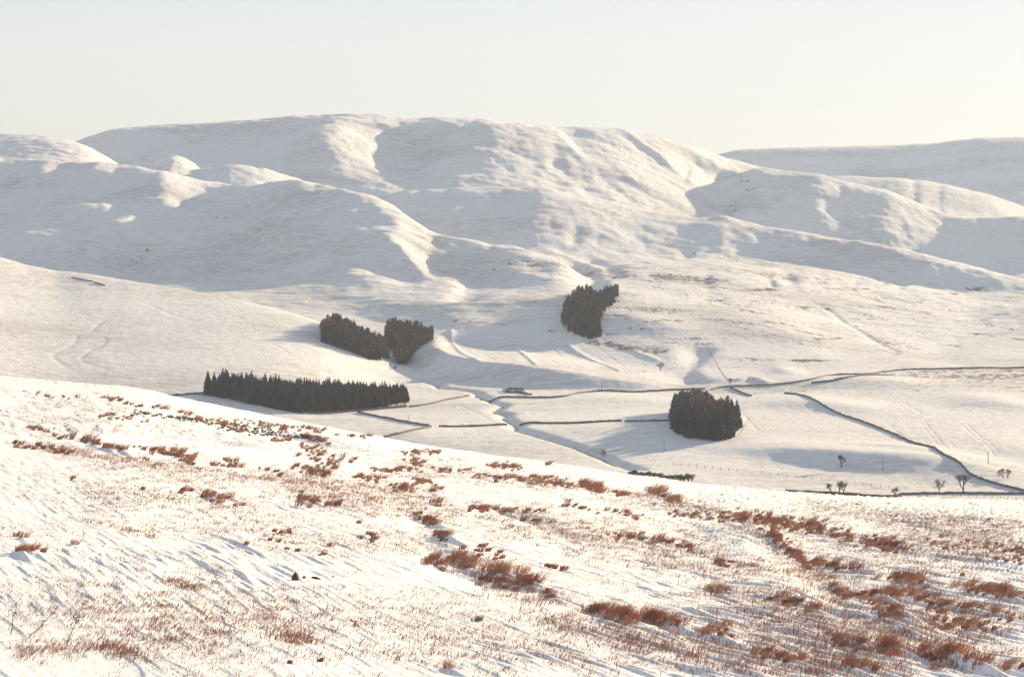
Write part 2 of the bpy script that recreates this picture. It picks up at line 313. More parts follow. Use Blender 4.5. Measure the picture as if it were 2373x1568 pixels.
# stone and tussock drifts go in here, then the ground meshes are made
# ------------------------------------------------------------------ where the rush tussocks stand (seen from the camera, dropped on the ground)
TUSS = []   # x, Y, height, tone
def tline(pts, n, spread, h=0.5, tone=0, jit=0.5):
    pts = np.array(pts, float); d = np.r_[0, np.cumsum(np.hypot(*np.diff(pts, axis=0).T))]
    for i in range(int(n * 2.1) if n > 2 else n):
        s = rng.random() * d[-1]; c = np.interp(s, d, pts[:, 0]) + rng.normal() * spread * 1.3; r = np.interp(s, d, pts[:, 1]) + rng.normal() * spread * .8
        p = seen(c, r, 34, 345)
        if p is None: continue
        TUSS.append((p[0], p[1], h * (.45 + .26 * sstep(90, 260, p[1])) * (1 + jit * (rng.random() * 2 - 1)), tone))
SPEC = [([(85, 917), (180, 925)], 5, 3, .5), ([(230, 920), (285, 930)], 7, 3, .6), ([(290, 935), (330, 945)], 4, 3, .5), ([(355, 942), (385, 950)], 4, 3, .7), ([(415, 956), (445, 962)], 4, 3, .6),
        ([(215, 962), (340, 975)], 8, 5, .55), ([(430, 970), (600, 990)], 12, 6, .6), ([(510, 985), (560, 1000)], 6, 4, .6), ([(700, 990), (755, 1002)], 8, 4, .7), ([(600, 985), (680, 1000), (770, 1035)], 20, 5, .8),
        ([(630, 1018), (680, 1022)], 5, 3, .6), ([(690, 1030), (760, 1050)], 8, 6, .6), ([(780, 1008), (860, 1014)], 9, 3, .6), ([(60, 990), (130, 1010), (170, 1018)], 9, 4, .6), ([(190, 1020), (285, 1045)], 12, 4, .7),
        ([(310, 1040), (460, 1065)], 14, 4, .6), ([(395, 1048), (420, 1058)], 5, 4, .8), ([(435, 1072), (440, 1076)], 3, 4, .9), ([(490, 1078), (545, 1082)], 6, 2, .45), ([(600, 1086), (615, 1090)], 2, 2, .55),
        ([(20, 1028), (180, 1050)], 14, 5, .55), ([(700, 1055), (800, 1075)], 18, 12, .6), ([(690, 1085), (760, 1100)], 14, 7, .65), ([(535, 1065), (545, 1085)], 4, 5, .7), ([(640, 1095), (650, 1105)], 3, 4, .6),
        ([(150, 1108), (170, 1112)], 2, 3, .5), ([(325, 1130), (345, 1134)], 2, 3, .5), ([(420, 1138), (440, 1142)], 3, 3, .6), ([(470, 1145), (520, 1160)], 9, 6, .7), ([(540, 1168), (560, 1172)], 2, 3, .5),
        ([(690, 1145), (715, 1172)], 7, 7, .65), ([(740, 1165), (785, 1175)], 4, 4, .6), ([(320, 1060), (340, 1065)], 2, 3, .5), ([(800, 1100), (880, 1110)], 8, 6, .55), ([(940, 1050), (1030, 1046)], 18, 4, .55), ([(940, 1058), (975, 1080)], 10, 5, .55),
        ([(860, 1092), (960, 1088), (1080, 1092)], 22, 4, .5), ([(1125, 1078), (1215, 1084)], 16, 4, .6), ([(1265, 1075), (1275, 1077)], 4, 2, .7), ([(900, 1128), (960, 1135)], 8, 5, .6), ([(960, 1115), (1010, 1120)], 8, 4, .6),
        ([(1000, 1130), (1010, 1170)], 5, 5, .7), ([(1100, 1105), (1290, 1112)], 20, 5, .6), ([(1200, 1115), (1330, 1125), (1395, 1138)], 22, 4, .75), ([(1090, 1175), (1180, 1190)], 14, 5, .7), ([(1205, 1205), (1250, 1208)], 3, 4, .6),
        ([(1340, 1120), (1380, 1135)], 10, 5, .9), ([(1425, 1140), (1445, 1150)], 5, 5, .8), ([(1510, 1140), (1570, 1165)], 12, 6, .95), ([(1555, 1190), (1650, 1200), (1760, 1205)], 22, 6, .6), ([(1290, 1170), (1480, 1195)], 12, 8, .6),
        ([(1200, 1180), (1250, 1190)], 4, 4, .6), ([(970, 1195), (1000, 1225)], 9, 7, .7), ([(1010, 1235), (1030, 1250)], 5, 5, .85), ([(995, 1298), (1025, 1318)], 6, 6, .75), ([(1045, 1285), (1085, 1320)], 9, 8, .8),
        ([(1130, 1322), (1165, 1335)], 6, 8, .85), ([(1205, 1338), (1245, 1360)], 7, 8, .8), ([(1110, 1345), (1200, 1360)], 8, 8, .6), ([(1080, 1270), (1160, 1290)], 8, 8, .5), ([(1260, 1380), (1290, 1388)], 3, 4, .6),
        ([(1375, 1412), (1410, 1420)], 5, 6, .75), ([(1420, 1430), (1470, 1445)], 6, 8, .75), ([(1500, 1435), (1570, 1448)], 8, 7, .75), ([(1640, 1455), (1700, 1462)], 4, 6, .6), ([(1410, 1240), (1500, 1250)], 7, 5, .6),
        ([(1500, 1250), (1600, 1268)], 9, 5, .65), ([(1700, 1190), (1800, 1205)], 12, 7, .6), ([(1760, 1205), (1900, 1225)], 40, 9, .65), ([(1860, 1215), (1980, 1250), (2095, 1275)], 40, 10, .7), ([(1780, 1225), (1830, 1280), (1880, 1310)], 30, 7, .6),
        ([(1650, 1300), (1700, 1308)], 5, 5, .6), ([(1870, 1305), (1990, 1320)], 12, 6, .65), ([(1940, 1370), (2010, 1385), (2110, 1378)], 20, 9, .7), ([(2050, 1335), (2140, 1355)], 14, 9, .75), ([(2210, 1355), (2350, 1385)], 18, 9, .75),
        ([(2030, 1415), (2070, 1425)], 6, 7, .7), ([(2130, 1395), (2240, 1420)], 12, 9, .7), ([(2180, 1440), (2280, 1460)], 10, 9, .6), ([(1640, 1360), (1680, 1372)], 4, 6, .7), ([(1780, 1390), (1860, 1400)], 6, 6, .6),
        ([(1870, 1415), (1890, 1420)], 3, 4, .7), ([(2150, 1245), (2370, 1290)], 18, 14, .5), ([(1900, 1480), (2000, 1500)], 8, 8, .6), ([(2040, 1500), (2070, 1515)], 6, 7, .7), ([(2120, 1520), (2210, 1535)], 10, 8, .6),
        ([(2200, 1535), (2350, 1550)], 10, 8, .6), ([(1740, 1515), (1860, 1532)], 9, 7, .5), ([(1620, 1470), (1700, 1480)], 4, 8, .5), ([(1960, 1540), (2040, 1552)], 5, 7, .5), ([(740, 1530), (745, 1532)], 1, 2, .45), ([(668, 1534), (674, 1536)], 1, 2, .4),
        ([(1020, 1545), (1050, 1550)], 2, 3, .5), ([(1105, 1438), (1115, 1442)], 1, 2, .4), ([(40, 1278), (100, 1280)], 4, 4, .6), ([(35, 1243), (60, 1246)], 2, 3, .6), ([(158, 1268), (172, 1262)], 1, 2, .6), ([(850, 1240), (880, 1255)], 4, 6, .5),
        ([(830, 1212), (840, 1215)], 1, 2, .5), ([(620, 1228), (670, 1235)], 3, 3, .4), ([(560, 1250), (760, 1280)], 4, 12, .4), ([(1260, 1308), (1300, 1318)], 3, 4, .5), ([(2290, 1420), (2360, 1440)], 5, 7, .6)]
for pts, n, sp, h in SPEC: tline(pts, n, sp, h)
# biggest in the picture first
TUSS.sort(key=lambda t: -t[2] / t[1] * (1.0 if t[1] < 1e9 else 0))
# snow is blown into a small ridge behind each of the larger tussocks, with a hollow on its near left side
for (tx, ty, th, tn) in TUSS[:420]:
    L = (2.0 + 4.0 * rng.random()) * th * 1.6; W = .36 * th * 1.5
    a = max(np.searchsorted(Ys, ty - L * 2.2) - 1, 0); b = np.searchsorted(Ys, ty + 2.0) + 1
    c0 = CX + tx / ty * F; mc = (1.2 + L * .5) / max(ty - L * 2, 20) * F
    i = max(np.searchsorted(cols, c0 - mc) - 1, 0); j = min(np.searchsorted(cols, c0 + mc) + 1, NC)
    if i >= j or a >= b: continue
    bx, by = XX[a:b, i:j] - tx, YY[a:b, i:j] - ty
    s = bx * wdx + by * wdy; q = bx * (-wdy) + by * wdx
    f = np.where(s > 0, np.exp(-(s / L) ** 2), np.exp(-(s / (.35 * th)) ** 2))
    wv = W * (1 - .5 * np.clip(s / L, 0, 1))
    Z[a:b, i:j] += (.10 + .14 * rng.random()) * th * f * np.exp(-(q / wv) ** 2) - .10 * th * f * np.exp(-((q + 1.9 * W) / W) ** 2)
# ------------------------------------------------------------------ materials
def mat(name):
    m = bpy.data.materials.new(name); m.use_nodes = True; n = m.node_tree; n.nodes.clear()
    b = n.nodes.new('ShaderNodeBsdfPrincipled'); o = n.nodes.new('ShaderNodeOutputMaterial'); n.links.new(b.outputs[0], o.inputs[0])
    b.inputs['Specular IOR Level'].default_value = 0.15
    return m, n, b
def node(n, t, **k):
    x = n.nodes.new(t)
    for a, v in k.items():
        if a.startswith('i_'): x.inputs[a[2:].replace('_', ' ')].default_value = v
        else: setattr(x, a, v)
    return x
def mixc(n, fac, c1, c2):
    m = n.nodes.new('ShaderNodeMix'); m.data_type = 'RGBA'
    for s, v in ((0, fac), (6, c1), (7, c2)):
        if isinstance(v, (float, int)): m.inputs[s].default_value = v
        elif isinstance(v, tuple): m.inputs[s].default_value = (*v, 1)
        else: n.links.new(v, m.inputs[s])
    return m.outputs[2]
def simple(name, c1, c2, scale=3.0, rough=0.85, obj=True):
    m, n, b = mat(name)
    tc = n.nodes.new('ShaderNodeTexCoord'); nz = node(n, 'ShaderNodeTexNoise', i_Scale=scale, i_Detail=4.0)
    n.links.new(tc.outputs['Object'], nz.inputs['Vector'])
    rp = node(n, 'ShaderNodeMapRange'); rp.inputs[1].default_value = .3; rp.inputs[2].default_value = .7; n.links.new(nz.outputs[0], rp.inputs[0])
    col = mixc(n, rp.outputs[0], c1, c2)
    if obj:
        oi = n.nodes.new('ShaderNodeObjectInfo'); hv = n.nodes.new('ShaderNodeHueSaturation'); mr = node(n, 'ShaderNodeMapRange'); mr.inputs[3].default_value = .55; mr.inputs[4].default_value = 1.5
        n.links.new(oi.outputs['Random'], mr.inputs[0]); n.links.new(mr.outputs[0], hv.inputs['Value']); n.links.new(col, hv.inputs['Color']); col = hv.outputs[0]
    n.links.new(col, b.inputs['Base Color']); b.inputs['Roughness'].default_value = rough
    return m
def snow_material():
    m, n, b = mat("snow_with_grass")
    geo = n.nodes.new('ShaderNodeNewGeometry'); at = n.nodes.new('ShaderNodeAttribute'); at.attribute_name = 'plants_and_gully_shade'
    nr = n.nodes.new('ShaderNodeAttribute'); nr.attribute_name = 'far'
    def noise(scale, vec, det=3.0, ro=.55):
        mp = n.nodes.new('ShaderNodeMapping'); mp.inputs['Scale'].default_value = scale; mp.inputs['Rotation'].default_value = vec
        n.links.new(geo.outputs['Position'], mp.inputs[0]); z = node(n, 'ShaderNodeTexNoise', i_Scale=1.0, i_Detail=det, i_Roughness=ro)
        n.links.new(mp.outputs[0], z.inputs['Vector']); return z.outputs[0]
    def math_(op, a, c, clamp=False):
        q = n.nodes.new('ShaderNodeMath'); q.operation = op; q.use_clamp = clamp
        for s, v in ((0, a), (1, c)):
            if isinstance(v, (float, int)): q.inputs[s].default_value = v
            else: n.links.new(v, q.inputs[s])
        return q.outputs[0]
    # thin grass showing through: fine streaks lying along the slope, coarse far away, fine close by
    fs = noise((.07, .22, .25), (0, 0, .15), 9.0, .76)
    fb = noise((.006, .010, .012), (0, 0, .1), 3.0)
    ns = noise((2.2, .8, 2.0), (0, 0, .2), 5.0, .7)
    nb = noise((.09, .05, .05), (0, 0, .2), 3.0)
    def thr(v, lo, hi):
        r = node(n, 'ShaderNodeMapRange'); r.inputs[1].default_value = lo; r.inputs[2].default_value = hi; n.links.new(v, r.inputs[0]); return r.outputs[0]
    farg = thr(math_('ADD', fs, math_('MULTIPLY', math_('SUBTRACT', fb, .5), .7)), .47, .66)
    farg = math_('MULTIPLY', farg, .58)
    neag = thr(math_('ADD', ns, math_('MULTIPLY', math_('SUBTRACT', nb, .5), .6)), .57, .72)
    neag = math_('MULTIPLY', neag, .40)
    mixv = n.nodes.new('ShaderNodeMix'); n.links.new(nr.outputs['Fac'], mixv.inputs[0]); n.links.new(neag, mixv.inputs[2]); n.links.new(farg, mixv.inputs[3])
    # dense patches of heather, bare grass and gully shade come from the painted 'plants' value, broken up by noise
    pn = noise((.22, .14, .22), (0, 0, 0), 7.0, .72)
    pl = thr(math_('ADD', at.outputs['Fac'], math_('MULTIPLY', math_('SUBTRACT', pn, .5), 3.2)), .62, 1.0)
    snowc = (.82, .815, .815)
    c = mixc(n, mixv.outputs[0], snowc, (.44, .415, .41))
    c = mixc(n, pl, c, (.17, .125, .11))
    n.links.new(c, b.inputs['Base Color']); b.inputs['Roughness'].default_value = .75
    bn = noise((6, 3, 6), (0, 0, .25), 4.0, .6); bf = noise((.16, .32, .4), (0, 0, .1), 7.0, .75)
    mb = n.nodes.new('ShaderNodeMix'); n.links.new(nr.outputs['Fac'], mb.inputs[0]); n.links.new(math_('MULTIPLY', bn, .05), mb.inputs[2]); n.links.new(math_('MULTIPLY', bf, 2.6), mb.inputs[3])
    bu = node(n, 'ShaderNodeBump', i_Strength=.8, i_Distance=1.0); n.links.new(mb.outputs[0], bu.inputs['Height']); n.links.new(bu.outputs[0], b.inputs['Normal'])
    return m
SNOW = snow_material()

# ------------------------------------------------------------------ mesh helpers
def link(o): C.collection.objects.link(o); return o
def mesh_obj(name, V, Fc, material, parent=None, smooth=False, mats=None):
    V = np.asarray(V, np.float32); me = bpy.data.meshes.new(name)
    if isinstance(Fc, np.ndarray):
        k = Fc.shape[1]; nf = len(Fc)
        me.vertices.add(len(V)); me.vertices.foreach_set('co', V.ravel())
        me.loops.add(nf * k); me.loops.foreach_set('vertex_index', Fc.ravel().astype(np.int32))
        me.polygons.add(nf); me.polygons.foreach_set('loop_start', np.arange(0, nf * k, k, dtype=np.int32))
        me.polygons.foreach_set('loop_total', np.full(nf, k, np.int32))
    else: me.from_pydata([tuple(v) for v in V], [], Fc)
    if smooth: me.polygons.foreach_set('use_smooth', np.ones(len(me.polygons), bool))
    me.update(calc_edges=True)
    if material: me.materials.append(material)
    o = bpy.data.objects.new(name, me); link(o)
    if parent: o.parent = parent
    return o
def tag(o, label=None, cat=None, group=None, kind=None):
    for k, v in (('label', label), ('category', cat), ('group', group), ('kind', kind)):
        if v: o[k] = v
    return o
def empty(name, loc, rz=0.0):
    o = bpy.data.objects.new(name, None); o.location = loc; o.rotation_euler = (0, 0, rz); o.empty_display_size = .3; return link(o)
def grid_mesh(name, a, b, plants_and_gully_shade, far):
    V = np.stack([XX[a:b], YY[a:b], Z[a:b]], -1).reshape(-1, 3); ny = b - a
    idx = np.arange(ny * NC).reshape(ny, NC)
    Fq = np.stack([idx[:-1, :-1], idx[:-1, 1:], idx[1:, 1:], idx[1:, :-1]], -1).reshape(-1, 4)
    o = mesh_obj(name, V, Fq, SNOW, smooth=True)
    for nm, arr in (('plants_and_gully_shade', plants_and_gully_shade[a:b]), ('far', far[a:b])):
        at = o.data.attributes.new(nm, 'FLOAT', 'POINT'); at.data.foreach_set('value', arr.astype(np.float32).ravel())
    return o
# ------------------------------------------------------------------ plant cover and gully shade painted on moor and hills, then the ground
PL = np.zeros_like(Z)
def patchc(pts, wdt, val, y0=800, y1=4000):
    P = trace(pts, y0, y1)
    if len(P) < 2: return
    P = resample(P, wdt); blk, d, s, al = dist_field(P, 2.5 * wdt)
    PL[blk] = np.maximum(PL[blk], val * np.exp(-(d / wdt) ** 2))
for pts, wd, v in (([(1190, 605), (1290, 612), (1380, 625), (1470, 640)], 10, .7), ([(1540, 640), (1620, 650)], 14, .9), ([(1700, 622), (1780, 640), (1850, 640)], 14, .8), ([(1480, 715), (1560, 722)], 14, .85),
                   ([(1370, 793), (1440, 800), (1530, 815)], 7, 1.0), ([(1540, 795), (1640, 797)], 5, .8), ([(1740, 672), (1790, 672)], 6, 1.0), ([(1640, 700), (1700, 720), (1760, 700)], 8, .6), ([(1660, 745), (1740, 750)], 14, .6),
                   ([(2140, 868), (2240, 858), (2360, 858)], 20, .75), ([(2160, 882), (2360, 880)], 18, .6), ([(2300, 870), (2373, 872)], 14, .9), ([(1940, 876), (2060, 868)], 5, 1.0), ([(1690, 828), (1790, 835)], 10, .62),
                   ([(1856, 835), (1892, 835)], 5.5, 1.35), ([(1590, 585), (1700, 605), (1800, 618)], 12, .5), ([(2050, 715), (2240, 720)], 5, .7), ([(1280, 765), (1350, 770)], 6, .7), ([(1560, 850), (1300, 845)], 12, .45),
                   ([(1560, 895), (1640, 870)], 6, .4), ([(1850, 905), (1720, 915)], 6, .6), ([(1050, 745), (1160, 752)], 5, .6), ([(2000, 1148), (1850, 1141)], 3, .9), ([(2100, 1155), (1950, 1148)], 3, .9)):
    patchc(pts, wd * 1.6, v)
for pts, wd, v in (([(1420, 610), (1600, 660), (1800, 700)], 70, .46), ([(1650, 690), (1850, 760), (2100, 760)], 60, .40), ([(1850, 660), (2373, 700)], 50, .40), ([(1350, 600), (1500, 650)], 40, .42), ([(1560, 760), (1750, 780)], 30, .36), ([(2120, 870), (2373, 875)], 40, .8), ([(2020, 960), (2300, 1030)], 60, .36), ([(1720, 940), (1820, 990)], 30, .33), ([(1300, 1005), (1400, 1010)], 20, .3), ([(350, 575), (300, 615)], 6, .6), ([(420, 495), (560, 500)], 6, .55), ([(520, 540), (610, 530)], 5, .5), ([(100, 640), (300, 655)], 20, .3), ([(1690, 405), (1740, 440)], 12, .6), ([(1700, 470), (1680, 500)], 12, .6), ([(200, 895), (330, 905)], 5, .3)): patchc(pts, wd, v)  # thin lines in the left hill gullies put shade into the colour
rp = np.random.default_rng(31)
for i in range(150):
    c = rp.uniform(1330, 2373); lo = 600 + (c - 1330) * .07; r = rp.uniform(lo, 800); L = rp.uniform(15, 70)
    patchc([(c, r), (c + L, r + L * rp.uniform(-.05, .25))], rp.uniform(2.5, 7), rp.uniform(.45, .95), 1300, 2400)
for r in (866, 876, 886, 896, 904): patchc([(2110 + (904 - r), r), (2250, r), (2373, r + 2)], 14, .62 if r < 900 else .5, 1000, 1700)
for i in range(40):
    c = rp.uniform(900, 1450); r = rp.uniform(585, 700); L = rp.uniform(10, 50)
    patchc([(c, r), (c + L, r + L * rp.uniform(.05, .3))], rp.uniform(2, 5), rp.uniform(.4, .8), 1500, 2400)
far = sstep(340, 900, YY)
i1 = np.searchsorted(Ys, 600); i2 = np.searchsorted(Ys, 2010)
g1 = grid_mesh('near_slope_ground', 0, i1 + 1, PL, far); tag(g1, 'snow covered near slope falling away below the camera', None, None, 'structure')
g2 = grid_mesh('valley_ground', i1, i2 + 1, PL, far); tag(g2, 'snow covered valley floor and moor', None, None, 'structure')
g3 = grid_mesh('hills', i2, NY, PL, far); tag(g3, 'rounded snow covered hills along the skyline', None, None, 'structure')
# ------------------------------------------------------------------ burn: dark water in the trench
def ribbon(name, P, wd, dz, material, label):
    P = np.asarray(P); T = np.gradient(P, axis=0); T /= np.hypot(T[:, 0], T[:, 1])[:, None] + 1e-9
    N = np.stack([-T[:, 1], T[:, 0]], 1); n = len(P); zc = gz(P[:, 0], P[:, 1]) + dz
    zc = np.minimum(zc, np.convolve(np.pad(zc, 2, mode='edge'), np.ones(5) / 5, 'valid') + .1)
    wv = wd * (0.7 + 0.5 * np.sin(np.arange(n) * .9) * np.cos(np.arange(n) * .37))
    A = np.c_[P + N * wv[:, None], zc]; B = np.c_[P - N * wv[:, None], zc]
    V = np.r_[A, B]; Fc = np.array([[k, k + 1, n + k + 1, n + k] for k in range(n - 1)])
    o = mesh_obj(name, V, Fc, material, smooth=True); tag(o, label, None, None, 'structure'); return o
WATER = simple('burn_water', (.05, .06, .07), (.16, .17, .19), .4, .25, False)
ribbon('stream', burnP, 0.95, .22, WATER, 'narrow dark burn winding across the snowy valley floor')

# ------------------------------------------------------------------ dry stone walls
STONE = simple('wall_stone', (.075, .07, .075), (.16, .145, .135), 1.2, .9)
BROWNSTONE = simple('brown_wall_stone', (.10, .078, .07), (.17, .135, .115), 1.2, .9)
SNOWCAP = simple('snow_on_wall', (.8, .82, .85), (.75, .78, .82), 1, .8, False)
def wall(pts, label, h=.85, th=.5, material=None, y0=700, y1=2600, cat='wall', name='dry_stone_wall', smooth=True, cap=.1, group=None, P=None):
    P = resample(trace(pts, y0, y1), 1.6, smooth) if P is None else P
    if len(P) < 2: return
    o0 = P[0]; n = len(P)
    T = np.gradient(P, axis=0); T /= np.hypot(T[:, 0], T[:, 1])[:, None] + 1e-9; N = np.stack([-T[:, 1], T[:, 0]], 1)
    g = gz(P[:, 0], P[:, 1]); z0 = float(g[0])
    hh = h * (1 + .10 * rng.normal(size=n)); jj = .05 * rng.normal(size=(n, 1))
    def strip(wd, zb, zt, wt):
        V = []; 
        for sgn, wz, zz in ((1, wd, zb), (1, wt, zt), (-1, wt, zt), (-1, wd, zb)):
            V.append(np.c_[P + N * sgn * wz / 2 + N * jj - o0, zz - z0])
        V = np.concatenate(V); Fc = []
        for k in range(n - 1):
            for s in range(3): Fc.append((s * n + k, s * n + k + 1, (s + 1) * n + k + 1, (s + 1) * n + k))
        Fc += [(0, n, 2 * n, 3 * n), (n - 1, 4 * n - 1, 3 * n - 1, 2 * n - 1)]
        return V, Fc
    r = empty(name, (o0[0], o0[1], z0)); tag(r, label, cat, group)
    V, Fc = strip(th, g - .6, g + hh, th * .7); mesh_obj('wall_body', V, Fc, material or STONE, r)
    V, Fc = strip(th * .78, g + hh - .04, g + hh + cap * (1 + .4 * rng.normal(size=n)).clip(.3, 2), th * .35); mesh_obj('coping', V, Fc, material or STONE, r)
    # patches of snow lying on the coping
    m = gnoise(np.arange(n) / 5.3, np.full(n, float(len(pts))), 61); keep = m > .12
    if keep.sum() > 3:
        V2, F2 = [], []
        for k in range(n - 1):
            if keep[k] and keep[k + 1]:
                b0 = len(V2); top = g[k] + hh[k] + cap + .02; top1 = g[k + 1] + hh[k + 1] + cap + .02
                for (kk, tz) in ((k, top), (k + 1, top1)):
                    for sgn in (1, -1):
                        q = P[kk] + N[kk] * sgn * .17 - o0
                        V2 += [(q[0], q[1], tz - z0 - .05), (q[0], q[1], tz - z0 + .07)]
                F2 += [(b0, b0 + 4, b0 + 5, b0 + 1), (b0 + 2, b0 + 3, b0 + 7, b0 + 6), (b0 + 1, b0 + 5, b0 + 7, b0 + 3)]
        if F2: mesh_obj('snow_cap', V2, F2, SNOWCAP, r)
    return r
G_W = 'dry stone field walls across the valley'
wall([(330, 921), (400, 917), (472, 912)], 'short dark stone wall running left from the long conifer plantation', group=G_W)
wall([(700, 959.5), (760, 957), (850, 951), (942, 943)], 'low brown stone wall along the near foot of the long plantation', h=.95, material=BROWNSTONE, group=G_W)
wall([(948, 944), (990, 938), (1040, 926), (1088, 918)], 'brown stone wall curving from the long plantation right end to the burn', material=BROWNSTONE, group=G_W)
wall([(1112, 927), (1170, 921), (1300, 920), (1340, 912), (1400, 906), (1470, 909), (1560, 904), (1634, 902)], 'long dark stone wall from the burn to just above the round plantation', h=.9, group=G_W)
wall([(1648, 904), (1690, 896), (1780, 893), (1880, 880), (1930, 870), (2000, 868), (2050, 862), (2100, 857), (2200, 855), (2420, 850)], 'long dark stone wall climbing right from above the round plantation to the frame edge', h=.85, group=G_W)
wall([(1692, 898), (1712, 908), (1742, 918)], 'short stone wall dropping down right from the upper wall junction', group=G_W)
wall([(828, 956), (900, 970), (1000, 989)], 'straight dark stone wall slanting down right from under the long plantation', group=G_W, smooth=False)
wall([(890, 1014), (940, 1002), (1000, 990)], 'brown stone wall rising out from behind the near slope to the wall corner', h=.95, material=BROWNSTONE, group=G_W)
wall([(1017, 989), (1175, 986)], 'straight level stone wall piece just left of the burn crossing', group=G_W, smooth=False)
wall([(1204, 987), (1330, 981), (1440, 976)], 'stone wall running right from the burn crossing as far as a gap', group=G_W)
wall([(1448, 978), (1570, 975)], 'stone wall piece running into the left side of the round plantation', group=G_W, smooth=False)
wall([(1818, 912), (1850, 915), (1900, 935), (2000, 978), (2100, 1020), (2180, 1050), (2225, 1075), (2250, 1100), (2300, 1120), (2420, 1148)], 'longest straight stone wall slanting down to the lower right, with a wide shadow beside it', h=.9, group=G_W)
wall([(1880, 888), (1960, 877), (2040, 869)], 'thin second wall line just below the climbing upper right wall', h=.9, group=G_W)
wall([(2092, 1146), (2200, 1144), (2420, 1145)], 'level dark wall behind the bare trees at the lower right', h=.85, group=G_W, smooth=False)
wall([(2050, 1158), (2068, 1152), (2092, 1145)], 'short crooked wall end joining the level wall below the bare trees', h=.85, group=G_W)
wall([(1820, 1139), (1900, 1143), (2000, 1149), (2090, 1154)], 'low brown broken wall along the far foot of the near slope', h=.9, material=BROWNSTONE, group=G_W)
# round sheepfold by the burn and the ruined pen on the left hillside
cx_, cy_ = seen(1191, 906, 900, 1700)
ring = np.array([(cx_ + 6.2 * math.cos(a), cy_ + 9.5 * math.sin(a)) for a in np.linspace(-2.6, 3.3, 28)])
wall(None or [(0, 0)], 'round stone sheepfold standing on the flat beside the burn', h=1.1, th=.7, cat='sheepfold', name='round_sheepfold', P=resample(ring, .8, False))
wall([(1200, 910), (1232, 915)], 'short stone wall spur running out from the round sheepfold', h=.8, smooth=False, group=G_W)
wall([(166, 643), (190, 648), (216, 653)], 'upper broken wall of the ruined pen high on the left hillside', h=.6, y0=1000, smooth=False, group=G_W)
wall([(218, 655), (243, 662)], 'lower dark wall of the ruined pen high on the left hillside', h=.8, y0=1000, smooth=False, group=G_W)
# ------------------------------------------------------------------ post and wire fences
POST = simple('fence_post_wood', (.12, .10, .09), (.2, .17, .15), 8)
def fence(pts, label, step, h=1.25, y0=800, y1=2500):
    P = resample(trace(pts, y0, y1), step, False)[:100]; o0 = P[0]; g = gz(P[:, 0], P[:, 1]); z0 = float(g[0])
    r = empty('wire_fence', (o0[0], o0[1], z0)); tag(r, label, 'fence', 'post and wire fences')
    b = .06
    V = [(x, y, z) for z in (-.4, h) for x, y in ((-b, -b), (b, -b), (b, b), (-b, b))]
    Fc = [(0, 1, 5, 4), (1, 2, 6, 5), (2, 3, 7, 6), (3, 0, 4, 7), (4, 5, 6, 7)]; p0 = None
    for k, (x, y) in enumerate(P):
        if p0 is None: p0 = mesh_obj('fence_post', V, Fc, POST, r); q = p0
        else: q = p0.copy(); link(q); q.parent = r
        q.location = (x - o0[0], y - o0[1], g[k] - z0); q.rotation_euler = (rnd.uniform(-.06, .06), rnd.uniform(-.06, .06), rnd.uniform(0, 1))
    V, Fc = [], []
    for lv in (.35, .75, 1.15):
        for k in range(len(P) - 1):
            b0 = len(V)
            for kk in (k, k + 1):
                for dz, dn in ((0, -.012), (0, .012), (.02, 0)): V.append((P[kk, 0] - o0[0] + dn, P[kk, 1] - o0[1] + dn, g[kk] - z0 + lv + dz))
            Fc += [(b0, b0 + 1, b0 + 4, b0 + 3), (b0 + 1, b0 + 2, b0 + 5, b0 + 4), (b0 + 2, b0, b0 + 3, b0 + 5)]
    mesh_obj('wire', V, Fc, POST, r)
fence([(1638, 800), (1660, 842), (1690, 888)], 'faint fence dropping straight from the moor to the upper wall junction', 3.5)
fence([(1560, 1078), (1700, 1092), (1900, 1112), (2100, 1135)], 'faint fence crossing the flat field above the level wall', 4.0)
fence([(2130, 1148), (2240, 1150), (2373, 1158)], 'short fence in front of the level wall at the lower right', 3.0)
fence([(905, 848), (880, 838), (745, 800)], 'thin fence along the near edge of the left heart shaped plantation', 3.5)
# ------------------------------------------------------------------ overhead line poles
def tube(p, q, r0, r1, k=6):
    p, q = Vector(p), Vector(q); d = (q - p).normalized(); u = d.orthogonal().normalized(); v = d.cross(u)
    V = [tuple(c + (u * math.cos(t) + v * math.sin(t)) * r) for c, r in ((p, r0), (q, r1)) for t in [2 * math.pi * i / k for i in range(k)]]
    Fc = [(i, (i + 1) % k, k + (i + 1) % k, k + i) for i in range(k)] + [tuple(range(k, 2 * k))]
    return V, Fc
pole0 = None
for c, r, lab in ((1394, 905, 'thin wooden pole standing just above the long upper wall'), (1539, 1046, 'thin wooden pole in the shadow left of the round plantation'),
                  (946, 985, 'thin wooden pole beyond the slanting wall below the long plantation'), (2046, 1090, 'thin wooden pole in the shaded bank at the lower right'), (2290, 1075, 'thin wooden pole beyond the longest wall at the right edge')):
    x, y = seen(c, r, 850, 1800); z = float(gz(x, y))
    e = empty('utility_pole', (x, y, z)); tag(e, lab, 'pole', 'thin wooden line poles in the valley')
    if pole0 is None:
        V, Fc = tube((0, 0, -.5), (0, 0, 5.2), .15, .10); a = mesh_obj('pole_shaft', V, Fc, POST, e)
        V, Fc = tube((-.5, 0, 4.8), (.5, 0, 4.8), .05, .05, 4); b = mesh_obj('crossarm', V, Fc, POST, e); pole0 = (a, b)
    else:
        for o in pole0: q = o.copy(); link(q); q.parent = e

